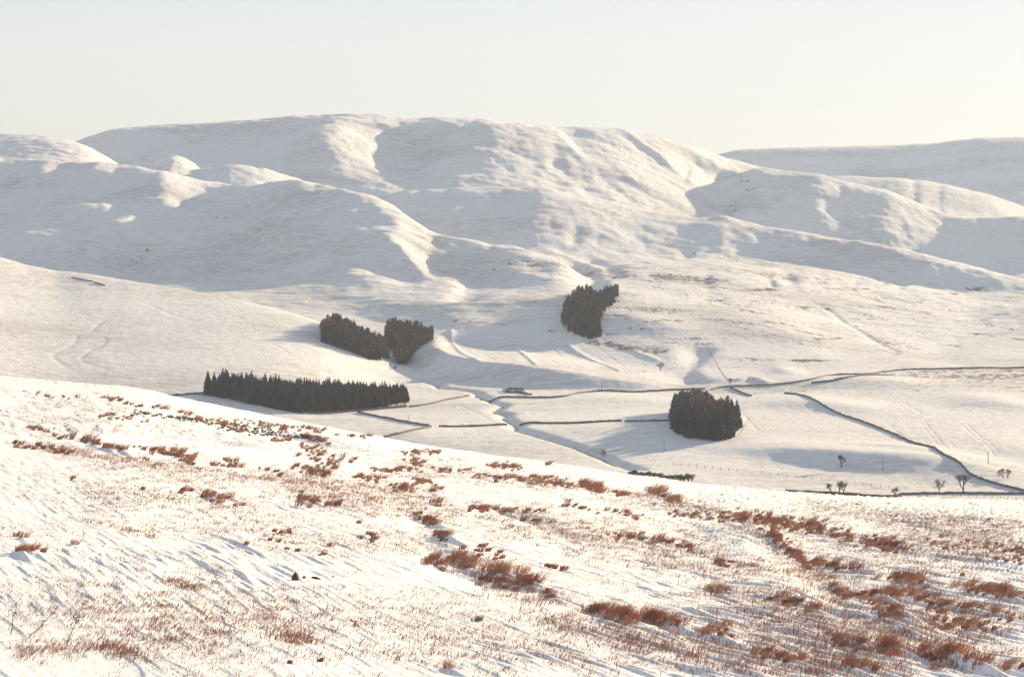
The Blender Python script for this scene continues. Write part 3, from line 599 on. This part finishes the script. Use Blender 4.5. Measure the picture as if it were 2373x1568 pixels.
# ------------------------------------------------------------------ conifers
SPRUCE = simple('spruce_needles', (.012, .013, .02), (.034, .033, .044), .7, .85)
LARCH = simple('bare_larch_twigs', (.085, .048, .055), (.17, .092, .095), .9, .9)
BARK = simple('tree_bark', (.06, .05, .045), (.11, .09, .08), 2, .9)
def spruce_mesh(seed, H=13.0, R=2.1, bare=.12):
    r = np.random.default_rng(seed); V, Fc = [], []
    nw = int(H * 1.5)
    for k in range(nw):
        t = k / (nw - 1); z = H * (bare + (1 - bare) * t) ; rad = R * (1 - t ** 2.5) ** .8 * (.55 + .45 * (1 - t)) * 1.15 + .12
        nb = max(5, int(11 * (1 - t) + 4)); a0 = r.random() * 6.28
        for b in range(nb):
            a = a0 + 2 * math.pi * b / nb + r.normal() * .14; L = rad * (0.72 + .5 * r.random()); w_ = .22 + .20 * L
            dr = -.22 * L - .1; c, s = math.cos(a), math.sin(a)
            zz = z + r.normal() * .12; b0 = len(V)
            V += [(c * .05, s * .05, zz + .28), (c * L * .6 - s * w_, s * L * .6 + c * w_, zz + dr * .6 - .12), (c * L, s * L, zz + dr + .16), (c * L * .6 + s * w_, s * L * .6 - c * w_, zz + dr * .6 - .12), (c * L * .5, s * L * .5, zz + .15)]
            Fc += [(b0, b0 + 1, b0 + 4), (b0 + 1, b0 + 2, b0 + 4), (b0 + 2, b0 + 3, b0 + 4), (b0 + 3, b0, b0 + 4)]
            V += [(c * L * .25, s * L * .25, zz), (c * L * .85, s * L * .85, zz + dr * .9), (c * L * .6, s * L * .6, zz + dr - .55)]; Fc.append((b0 + 5, b0 + 6, b0 + 7))
    b0 = len(V); V += [(.2, 0, H * .94), (-.2, .16, H * .94), (-.2, -.16, H * .94), (0, 0, H * 1.01)]; Fc += [(b0, b0 + 1, b0 + 3), (b0 + 1, b0 + 2, b0 + 3), (b0 + 2, b0, b0 + 3)]
    return np.array(V), Fc
def larch_mesh(seed, H=12.0, R=2.1):
    r = np.random.default_rng(seed); V, Fc = [], []
    for k in range(int(H * 11)):
        t = r.random() ** .85; z = H * (.14 + .86 * t); L = (R * np.sqrt(max(0, 1 - t ** 2.2)) * (.6 + .4 * min(1, t * 3)) + .25) * (.6 + .6 * r.random()); a = r.random() * 6.28; c, s = math.cos(a), math.sin(a)
        up = L * (.35 + .3 * r.random()); b0 = len(V); w_ = .10 + .07 * r.random()
        V += [(0, 0, z), (c * L * .6 - s * w_ * 3, s * L * .6 + c * w_ * 3, z + up * .4), (c * L, s * L, z + up), (c * L * .6 + s * w_ * 3, s * L * .6 - c * w_ * 3, z + up * .4 - .05)]
        Fc += [(b0, b0 + 1, b0 + 2), (b0, b0 + 2, b0 + 3)]
    return np.array(V), Fc
def as_mesh(name, V, Fc, m):
    me = bpy.data.meshes.new(name); me.from_pydata([tuple(v) for v in V], [], [tuple(f) for f in Fc]); me.materials.append(m); me.update(); return me
TR = tube((0, 0, -.6), (0, 0, 11.5), .20, .05, 5)
KIND = {'spruce': [(lambda V, Fc: (V, Fc, as_mesh('spruce_crown', V, Fc, SPRUCE)))(*spruce_mesh(100 + i, 11.6 + i * .45, 2.3 + .2 * (i % 3), .10 + .05 * (i % 2))) for i in range(5)],
        'larch': [(lambda V, Fc: (V, Fc, as_mesh('larch_crown', V, Fc, LARCH)))(*larch_mesh(200 + i, 11.5 + .5 * i)) for i in range(4)]}
tall = spruce_mesh(150, 13.0, 2.2, .26); KIND['tall'] = [(tall[0], tall[1], as_mesh('spruce_crown', tall[0], tall[1], SPRUCE))]
trunk_me = as_mesh('trunk', TR[0], TR[1], BARK)
def inside(P, x, y):
    c = False; j = len(P) - 1
    for i in range(len(P)):
        if (P[i][1] > y) != (P[j][1] > y) and x < (P[j][0] - P[i][0]) * (y - P[i][1]) / (P[j][1] - P[i][1]) + P[i][0]: c = not c
        j = i
    return c
def plant_wood(poly, space, kindf, scalef, y0, y1):
    """scatter trees over a footprint; returns list of (x, y, z, kind, variant, scale, rot, Y order)"""
    W = trace(poly, y0, y1); x0, yy0 = W.min(0); x1, yy1 = W.max(0); out = []
    for gx in np.arange(x0, x1, space):
        for gy in np.arange(yy0, yy1, space):
            x = gx + rnd.uniform(-.4, .4) * space; y = gy + rnd.uniform(-.4, .4) * space
            if inside(W, x, y):
                c = CX + x / y * F; z = float(gz(x, y)); r = HOR - F * z / y
                k = kindf(c, r); out.append((x, y, z, k, rnd.randrange(len(KIND[k])), scalef(c, r) * rnd.uniform(.88, 1.07) * (1 + .16 * float(gnoise(np.array([x / 9]), np.array([y / 14]), 91)[0])), rnd.uniform(0, 6.28)))
    return out
def add_tree(t, label, group, cat='tree', parts=True):
    x, y, z, k, v, s, rz = t; nm = 'larch_tree' if k == 'larch' else 'spruce_tree'
    e = empty(nm, (x, y, z), rz); e.scale = (s, s, s); tag(e, label, cat, group)
    a = bpy.data.objects.new('crown', KIND[k][v][2]); link(a); a.parent = e
    b = bpy.data.objects.new('trunk', trunk_me); link(b); b.parent = e
def merge_wood(ts, name, label):
    by = {}
    V, Fv, mi = [], [], []; off = 0
    for (x, y, z, k, v, s, rz) in ts:
        A, Fc, _ = KIND[k][v]; c, sn = math.cos(rz) * s, math.sin(rz) * s
        Q = np.c_[A[:, 0] * c - A[:, 1] * sn + x, A[:, 0] * sn + A[:, 1] * c + y, A[:, 2] * s + z]
        V.append(Q); fa = np.array(Fc) + off; Fv.append(fa); mi.append(np.full(len(fa), 1 if k == 'larch' else 0)); off += len(Q)
    o = mesh_obj(name, np.concatenate(V), np.concatenate(Fv), SPRUCE); o.data.materials.append(LARCH)
    o.data.polygons.foreach_set('material_index', np.concatenate(mi).astype(np.int32)); o.data.update()
    tag(o, label, None, None, 'stuff')
def front_first(ts, n):
    """the trees that show: those nearest to the camera in their own column of the wood"""
    binc = {}
    for t in ts:
        binc.setdefault(int(t[0] / 3.0), []).append(t)
    rank = []
    for b in binc.values():
        b.sort(key=lambda t: t[1]); rank += [(i / len(b) if i else -1, t[1], i, t) for i, t in enumerate(b)]
    rank.sort(key=lambda q: (q[2], q[1])); pick = [q[3] for q in rank[:n]]; ids = set(map(id, pick))
    return pick, [t for t in ts if id(t) not in ids]
LONG = [(474, 914), (540, 926), (620, 943), (700, 958), (780, 954), (860, 949), (944, 941), (935, 936), (880, 930), (780, 928), (690, 925), (600, 920), (520, 911), (484, 908)]
ROUND = [(1563, 1001), (1600, 1014), (1660, 1022), (1694, 1013), (1710, 990), (1704, 982), (1690, 978), (1660, 966), (1625, 953), (1600, 950), (1574, 955), (1560, 968), (1566, 985)]
HEARTL = [(742, 790), (790, 808), (835, 826), (870, 838), (896, 832), (893, 815), (850, 796), (800, 774), (770, 766), (744, 778)]
HEARTR = [(894, 806), (906, 812), (917, 822), (920, 846), (960, 818), (1000, 788), (1005, 782), (960, 772), (905, 772), (893, 785)]
UPPER = [(1302, 756), (1340, 776), (1370, 787), (1394, 778), (1391, 752), (1412, 715), (1433, 683), (1426, 678), (1404, 690), (1376, 696), (1366, 680), (1336, 692), (1316, 710), (1305, 730)]
allw = []
tl = plant_wood(LONG, 2.45, lambda c, r: 'tall' if c > 895 else 'spruce', lambda c, r: (.98 if c < 560 else .92) * (1 if c < 850 else .9), 1000, 1500)
tr = plant_wood(ROUND, 2.7, lambda c, r: 'larch' if (1600 < c < 1695 and r < 990 and rnd.random() < .85) else 'spruce', lambda c, r: .93, 950, 1400)
th = plant_wood(HEARTL, 3.0, lambda c, r: 'larch' if (r < 772 + (c - 742) * .42 + 14 and rnd.random() < .62) else 'spruce', lambda c, r: .90, 1200, 1800)
tq = plant_wood(HEARTR, 2.7, lambda c, r: 'larch' if rnd.random() < .93 else 'spruce', lambda c, r: .92 - .28 * max(0, min(1, (c - 900) / 110)), 1200, 1800)
tu = plant_wood(UPPER, 3.1, lambda c, r: 'larch' if (r < 768 and rnd.random() < .8) else 'spruce', lambda c, r: .72, 1300, 2200)
print('TREES', len(tl), len(tr), len(th), len(tq), len(tu))
for ts, n, lab, grp, nm, sl_ in ((tl, 170, 'dark spruce in the long straight plantation in the left middle of the valley', 'spruces of the long plantation', 'forest_long_plantation', 'dark spruces filling the long straight plantation behind its front trees'),
                        (tr, 120, 'dark conifer in the rounded plantation standing alone right of the valley middle', 'conifers of the round plantation', 'forest_round_plantation', 'dark conifers filling the rounded plantation on the right'),
                        (th, 80, 'conifer in the left lobe of the pair of plantations at the hillside foot', 'conifers of the left lobe plantation', 'forest_left_lobe', 'spruce and russet larch filling the left lobe plantation'),
                        (tq, 90, 'russet bare larch in the right pointed lobe of the paired plantations', 'larches of the right lobe plantation', 'forest_right_lobe', 'russet larches filling the right pointed lobe plantation'),
                        (tu, 110, 'conifer in the upper plantation with two horns at the foot of the hills', 'conifers of the two horned upper plantation', 'forest_upper_plantation', 'larch and spruce filling the upper two horned plantation')):
    pick, rest = front_first(ts, n)
    for t in pick: add_tree(t, lab, grp)
    if rest: merge_wood(rest, nm, sl_)

# ------------------------------------------------------------------ bare broadleaved trees
TWIG = simple('bare_tree_wood', (.09, .07, .065), (.15, .12, .11), 3, .9)
def bare_tree(c, r, H, spread, label, seed, stems=1, y0=850, y1=2000, dense=1.0, P=None, name='bare_tree', cat='tree', group=None, thick=1.0):
    R = random.Random(seed); V, Fc, Vt, Ft = [], [], [], []
    def seg(Vl, Fl, p, q, r0, r1, k):
        a, b = tube(p, q, r0, r1, k); o = len(Vl); Vl += a; Fl += [tuple(i + o for i in f) for f in b]
    def grow(p, d, L, rad, lev):
        q = p + d * L
        if lev <= 1: seg(V, Fc, p, q, rad, rad * .72, 5)
        else: seg(Vt, Ft, p, q, rad, rad * .6, 3)
        if lev >= 6: return
        for i in range(R.choice((2, 3)) if lev > 4 else 3 if lev else 5):
            ax = Vector((R.uniform(-1, 1), R.uniform(-1, 1), R.uniform(-1, 1))).normalized()
            nd = (d + ax * (spread * (.9 if lev else 1.1)) + Vector((0, 0, .12))).normalized()
            st = p + d * L * (R.uniform(.55, 1) if i else 1)
            grow(st, nd, L * R.uniform(.62, .82), max(rad * .6, .018 * thick), lev + 1)
    for s in range(stems):
        off = Vector(((s - (stems - 1) / 2) * H * .28, R.uniform(-.5, .5), -.3))
        grow(off, Vector((R.uniform(-.12, .12), R.uniform(-.1, .1), 1)).normalized(), H * .27, H * .028 * thick, 0)
    x, y = seen(c, r, y0, y1) if P is None else P; z = float(gz(x, y))
    e = empty(name, (x, y, z)); tag(e, label, cat, group)
    mesh_obj('trunk', V, Fc, TWIG, e); mesh_obj('crown', Vt, Ft, TWIG, e)
bare_tree(2232, 1144, 11.5, .62, 'tallest bare tree at the lower right, with a wide open crown before the level wall', 3)
bare_tree(2177, 1144, 7.5, .75, 'rounded bare tree just left of the tallest one on the level wall', 4)
bare_tree(2075, 1153, 6.0, .8, 'small spreading bare tree standing alone on the low broken wall', 5)
bare_tree(1950, 1146, 7.0, .5, 'twin stemmed bare tree on the low broken wall', 6, 2)
bare_tree(1927, 1145, 6.2, .55, 'slim faint bare tree just left of the twin stemmed one', 7)
bare_tree(1530, 860, 8.0, .6, 'bare tree on the bank above the upper wall near the gorge', 8)
bare_tree(1396, 1058, 5.0, .8, 'small round headed bare tree beside the burn', 9)
bare_tree(1950, 1083, 6.5, .45, 'dark upright bare thorn in the shaded hollow at the lower right', 10, thick=1.7)
bare_tree(2330, 1108, 6.0, .8, 'bare bushy tree at the far right edge beyond the longest wall', 11, 2)
bare_tree(1693, 893, 6.0, .5, 'bare tree at the upper wall junction', 12)
bare_tree(912, 900, 3.5, .8, 'little dark bush on the snow right of the long plantation', 14)
bare_tree(917, 856, 3.5, .8, 'little bush under the point of the right lobe plantation', 15)
k = 0
for c in np.linspace(1462, 1600, 15):
    bare_tree(c, 1106 + (c - 1460) * .07 + rnd.uniform(-1, 1), rnd.uniform(2.6, 4.6), .85, 'low bare thorn bush in the thicket showing behind the near slope', 60 + k, 2, name='thorn_bush', cat='bush', group='thorn thicket behind the near slope', thick=1.6); k += 1
for c, r in ((1715, 898), (1725, 906), (2020, 862), (1600, 655), (2105, 640)): 
    pass
# ------------------------------------------------------------------ grass: tussocks, stalks
RUSH = []
for i, (a, b) in enumerate((((.54, .26, .155), (.32, .15, .10)), ((.40, .18, .125), (.25, .12, .09)), ((.48, .29, .18), (.27, .17, .11)))):
    m, n, bs = mat('rush_blades_%s' % ('russet', 'red_brown', 'dull_brown')[i])
    tc = n.nodes.new('ShaderNodeTexCoord'); sx = n.nodes.new('ShaderNodeSeparateXYZ'); n.links.new(tc.outputs['Object'], sx.inputs[0])
    nz = node(n, 'ShaderNodeTexNoise', i_Scale=9.0, i_Detail=3.0); n.links.new(tc.outputs['Object'], nz.inputs['Vector'])
    n.links.new(mixc(n, nz.outputs[0], a, b), bs.inputs['Base Color']); bs.inputs['Roughness'].default_value = .7; bs.inputs['Specular IOR Level'].default_value = .2
    RUSH.append(m)
def tuft(r, n, H, R, wd, lean=.55):
    """blades as two bent segments; lean is to the right, with the wind"""
    a = r.random(n) * 6.28; q = np.sqrt(r.random(n)) * R; bx = np.cos(a) * q * 1.3; by = np.sin(a) * q
    h = H * (.55 + .55 * r.random(n)); ln = lean * (.4 + .9 * r.random(n)) * h; sp = bx * .8
    ly = by * .8 - .12 * h * r.random(n)
    w_ = wd * (.7 + .6 * r.random(n)); ph = r.random(n) * 3.14; ux, uy = np.cos(ph) * w_, np.sin(ph) * w_ * .5
    p0 = np.stack([bx, by, np.full(n, -.08)], 1); p1 = np.stack([bx + (ln + sp) * .35, by + ly * .4, h * .62], 1); p2 = np.stack([bx + ln + sp, by + ly, h * (.92 - .25 * r.random(n))], 1)
    U = np.stack([ux, uy, 0 * ux], 1)
    V = np.stack([p0 - U, p0 + U, p1 + U * .8, p1 - U * .8, p2 + U * .15], 1).reshape(-1, 3)
    k = np.arange(n) * 5
    T = np.stack([np.stack([k, k + 1, k + 2], 1), np.stack([k, k + 2, k + 3], 1), np.stack([k + 3, k + 2, k + 4], 1)], 1).reshape(-1, 3)
    return V, T
TM = []
for i in range(9):
    r = np.random.default_rng(300 + i); V, T = tuft(r, 70, 1.0, .40, .019, .8 + .2 * (i % 3)); me = bpy.data.meshes.new('tussock_blades')
    me.from_pydata([tuple(v) for v in V], [], [tuple(t) for t in T]); me.materials.append(RUSH[i % 3]); TM.append(me)
def on_ground(x, y): return float(gz(x, y))
inpic = [t for t in TUSS if 0 < CX + t[0] / t[1] * F < 2373]
big = inpic[:300]; small = inpic[300:]
def where(c, r):
    if r < 1070 and c < 900: return 'on the upper left brow of the near slope'
    if r < 1160: return 'near the brow in the middle of the near slope'
    if c < 900: return 'on the open snow at the left of the near slope'
    if c < 1330: return 'along the shallow gully in the middle of the near slope'
    if c < 1720: return 'in the lower middle of the near slope'
    if r < 1300: return 'in the dense band at the right of the near slope'
    return 'on the lower right of the near slope'
for i, (x, y, h, tn) in enumerate(big):
    k = rnd.randrange(9); c = CX + x / y * F; r = HOR - F * on_ground(x, y) / y
    o = bpy.data.objects.new('rush_tussock', TM[k]); link(o); o.location = (x, y, on_ground(x, y)); o.scale = (h * 1.05 * rnd.uniform(.8, 1.35), h, h); o.rotation_euler = (0, 0, rnd.uniform(-.5, .5))
    wd = where(c, r); tag(o, ('russet', 'red brown', 'dull brown')[k % 3] + ' rush tussock ' + wd, 'tussock', 'rush tussocks ' + wd)
def blob(name, items, label, mats=None, seed=5):
    r = np.random.default_rng(seed); V, T, M, off = [], [], [], 0
    for (x, y, h, R, n, wd) in items:
        v, t = tuft(r, n, h, R, wd, .8 + .8 * r.random()); v = v + np.array([x, y, on_ground(x, y)])
        V.append(v); T.append(t + off); M.append(np.full(len(t), r.integers(0, 3))); off += len(v)
    o = mesh_obj(name, np.concatenate(V), np.concatenate(T), RUSH[0])
    for m in RUSH[1:]: o.data.materials.append(m)
    o.data.polygons.foreach_set('material_index', np.concatenate(M).astype(np.int32)); o.data.update(); tag(o, label, None, None, 'stuff')
blob('small_tussocks', [(x, y, h, .38 * h, 34, .02) for x, y, h, t in small], 'smaller brown rush tussocks scattered over the near slope')
# thin grass over the slope: density from hand placed areas and noise
AREAS = [([(20, 1030), (180, 1048), (330, 1072), (480, 1092), (640, 1112), (780, 1125)], 12, 650, .24), ([(100, 1040), (300, 1080), (520, 1120)], 24, 420, .25), ([(640, 1130), (900, 1160), (1060, 1185)], 40, 900, .26), ([(1600, 1330), (1900, 1400), (2300, 1440)], 50, 500, .3),
         ([(880, 1090), (1150, 1105), (1330, 1130), (1600, 1180)], 22, 900, .32), ([(1180, 1105), (1500, 1150), (1720, 1195)], 6, 420, .3), ([(1150, 1200), (1400, 1240), (1640, 1290)], 50, 1400, .28), ([(1600, 1200), (1900, 1250), (2200, 1330)], 70, 1300, .28),
         ([(1850, 1170), (2100, 1200), (2370, 1215)], 28, 1500, .3), ([(2100, 1230), (2370, 1270)], 50, 1500, .3), ([(1700, 1400), (2000, 1470), (2300, 1500)], 70, 1200, .3), ([(1500, 1490), (1800, 1530), (2000, 1550)], 50, 500, .28),
         ([(380, 1345), (460, 1362)], 9, 60, .25), ([(640, 1470), (720, 1485)], 12, 60, .3), ([(230, 1500), (330, 1520)], 14, 40, .3), ([(200, 1205), (360, 1245)], 8, 60, .22), ([(1640, 1300), (2000, 1335)], 30, 400, .28),
         ([(60, 960), (500, 1010)], 34, 500, .25), ([(900, 1240), (1050, 1290)], 26, 120, .25), ([(1250, 1420), (1500, 1490)], 34, 200, .28), ([(700, 1040), (1100, 1080)], 22, 350, .28), ([(1050, 1290), (1250, 1390)], 26, 260, .4),
         ([(100, 1340), (800, 1440)], 90, 420, .18), ([(200, 1440), (1300, 1520)], 70, 560, .2), ([(1560, 1168), (1760, 1205), (1980, 1250), (2100, 1275)], 14, 560, .34), ([(1370, 1412), (1560, 1446)], 9, 160, .4), ([(1700, 1200), (1800, 1260), (1890, 1330), (1960, 1390)], 12, 260, .38), ([(1960, 1380), (2350, 1400)], 50, 260, .32), ([(40, 930), (300, 950)], 20, 200, .25), ([(600, 1100), (1000, 1150)], 30, 600, .25), ([(200, 1130), (600, 1180)], 40, 500, .22), ([(400, 1200), (900, 1260)], 50, 420, .2)]
items = []
for pts, sp, n, h in AREAS:
    pts = np.array(pts, float); d = np.r_[0, np.cumsum(np.hypot(*np.diff(pts, axis=0).T))]
    for i in range(int(n * .75)):
        s = rng.random() * d[-1]; p = seen(np.interp(s, d, pts[:, 0]) + rng.normal() * sp * 1.2, np.interp(s, d, pts[:, 1]) + rng.normal() * sp * .5, 34, 345)
        if p is None: continue
        items.append((p[0], p[1], h * .72 * (.4 + .9 * rng.random()), .26, 9, .010 + p[1] * 2.2e-5))
blob('thin_rushes', items, 'thin brown grass in bands and patches over the near snow slope', seed=8)
items = []
for i in range(20000):
    c = rng.random() * 2500 - 60; r = 900 + 680 * rng.random() ** .9; p = seen(c, r, 34, 345)
    if p is None or gnoise(np.array([p[0] / 7]), np.array([p[1] / 16]), 71)[0] + .30 * (c > 1300) < .02 + .5 * rng.random() - .22: continue
    items.append((p[0], p[1], .05 + .10 * rng.random(), .20, 5, .007 + p[1] * 1.6e-5))
blob('grass_stalks', items, 'single thin grass stalks poking through the near snow', seed=9)

# ------------------------------------------------------------------ stones
ROCK = simple('dark_rock', (.045, .035, .035), (.11, .085, .075), 2.5, .85); GREY = simple('scree_stone', (.12, .115, .11), (.30, .28, .26), 2.0, .85)
def stone_mesh(seed, sx, sy, sz):
    import bmesh
    bm = bmesh.new(); bmesh.ops.create_icosphere(bm, subdivisions=2, radius=1.0); r = random.Random(seed)
    cuts = [(Vector((r.uniform(-1, 1), r.uniform(-1, 1), r.uniform(-.4, 1))).normalized(), r.uniform(.55, .8)) for _ in range(9)]
    for v in bm.verts:
        for nrm, d in cuts:
            e = v.co.dot(nrm) - d
            if e > 0: v.co -= nrm * e
        v.co.x *= sx; v.co.y *= sy; v.co.z *= sz
    V = [tuple(v.co) for v in bm.verts]; Fc = [tuple(v.index for v in f.verts) for f in bm.faces]; bm.free(); return V, Fc
def rock(c, r, sx, sy, sz, seed, label, rz=0, sink=.35):
    V, Fc = stone_mesh(seed, sx, sy, sz); x, y = seen(c, r, 34, 345); o = mesh_obj('boulder', V, Fc, ROCK); o.location = (x, y, on_ground(x, y) + sz * (1 - sink)); o.rotation_euler = (.15, .2, rz)
    tag(o, label, 'rock'); return o
rock(685, 1343, .17, .2, .17, 3, 'dark upright boulder alone on the open snow of the near slope')
rock(733, 1341, .20, .12, .05, 4, 'low flat dark rock just right of the upright boulder', .1, .2)
rock(705, 1339, .09, .05, .05, 6, 'small dark stone between the upright boulder and the flat rock', .4, .1)
V, T, off = [], [], 0
SM = [stone_mesh(20 + i, 1, .9, .6) for i in range(6)]
for pts, n, sp in (([(310, 955), (400, 968), (470, 972)], 110, 4), ([(430, 972), (520, 980), (640, 1000)], 130, 5), ([(500, 985), (600, 1003), (690, 1012), (760, 1018)], 220, 5), ([(560, 975), (700, 990)], 60, 4)):
    pts = np.array(pts, float); d = np.r_[0, np.cumsum(np.hypot(*np.diff(pts, axis=0).T))]
    for i in range(n):
        s = rng.random() * d[-1]; p = seen(np.interp(s, d, pts[:, 0]) + rng.normal() * 3, np.interp(s, d, pts[:, 1]) + rng.normal() * sp * .7, 34, 345)
        if p is None: continue
        A, Fc = SM[i % 6]; z = .09 + .13 * rng.random(); a = rng.random() * 6.28; A = np.array(A) * z
        Q = np.c_[A[:, 0] * math.cos(a) - A[:, 1] * math.sin(a) + p[0], A[:, 0] * math.sin(a) + A[:, 1] * math.cos(a) + p[1], A[:, 2] + on_ground(*p) + z * .25]
        V.append(Q); T.append(np.array(Fc) + off); off += len(Q)
tag(mesh_obj('rubble', np.concatenate(V), np.concatenate(T), GREY), 'scattered grey stones of the scree showing through the snow at the upper left', None, None, 'stuff')
# heather and dead bracken twigs in the near left corner
def sapling(c, r, H, lean, seed, label, n=16):
    R = random.Random(seed); x, y = seen(c, r, 34, 345); V, Fc = [], []
    def seg(p, q, a, b):
        A, Bf = tube(p, q, a, b, 5); o = len(V); V.extend(A); Fc.extend([tuple(i + o for i in f) for f in Bf])
    pts = [Vector((lean * H * t + .03 * R.uniform(-1, 1), .03 * R.uniform(-1, 1), H * t - .05)) for t in np.linspace(0, 1, 7)]
    e = empty('dead_shrub', (x, y, on_ground(x, y))); tag(e, label, 'shrub')
    for i in range(6): seg(pts[i], pts[i + 1], .016 * (1 - i / 7.), .016 * (1 - (i + 1) / 7.))
    mesh_obj('main_stem', V, Fc, TWIG, e); V, Fc = [], []
    for i in range(n):
        t = R.uniform(.1, .98); p = pts[0].lerp(pts[-1], t); L = H * R.uniform(.05, .16); a = R.uniform(0, 6.28)
        q = p + Vector((math.cos(a) * L, math.sin(a) * L, L * R.uniform(-.3, .8))); seg(p, q, .008, .005)
        for k in range(2):
            a2 = a + R.uniform(-1, 1); seg(q, q + Vector((math.cos(a2), math.sin(a2), R.uniform(-.4, .6))) * L * .5, .006, .003)
    mesh_obj('twigs', V, Fc, TWIG, e)
sapling(152, 1492, 1.25, .42, 1, 'tallest bare leaning stem at the near left corner of the slope', 30)
sapling(62, 1478, .95, .95, 2, 'strongly leaning bare stem left of the tallest one in the near left corner', 26)
sapling(25, 1470, .85, .15, 3, 'upright bare stem against the left edge of the near corner', 14)
sapling(196, 1508, .7, .95, 4, 'thin slanting twig right of the tallest stem in the near left corner', 6)
sapling(305, 1532, .5, .4, 5, 'little thin twig sticking up beside the dark heather of the near left corner', 5)
items = []
for i in range(70): 
    p = seen(30 + abs(rng.normal()) * 150, 1508 + rng.normal() * 14, 34, 345)
    if p: items.append((p[0], p[1], .12 + .12 * rng.random(), .16, 12, .008))
blob('dead_bracken', items, 'dark tangled dead bracken and heather in the near left corner', seed=12)
# ------------------------------------------------------------------ haze
hz = mesh_obj('haze', [(x, y, z) for z in (-160, 420) for y in (-60, 6500) for x in (-2600, 2600)], [(0, 2, 3, 1), (4, 5, 7, 6), (0, 1, 5, 4), (2, 6, 7, 3), (0, 4, 6, 2), (1, 3, 7, 5)], None)
tag(hz, 'thin pale winter haze filling the valley', None, None, 'stuff')
hm = bpy.data.materials.new('haze_air'); hm.use_nodes = True; n = hm.node_tree; n.nodes.clear()
pv = n.nodes.new('ShaderNodeVolumePrincipled'); pv.inputs['Color'].default_value = (.70, .82, 1.0, 1); pv.inputs['Density'].default_value = 0.000075; pv.inputs['Anisotropy'].default_value = 0.1
oo = n.nodes.new('ShaderNodeOutputMaterial'); n.links.new(pv.outputs[0], oo.inputs['Volume']); hz.data.materials.append(hm)
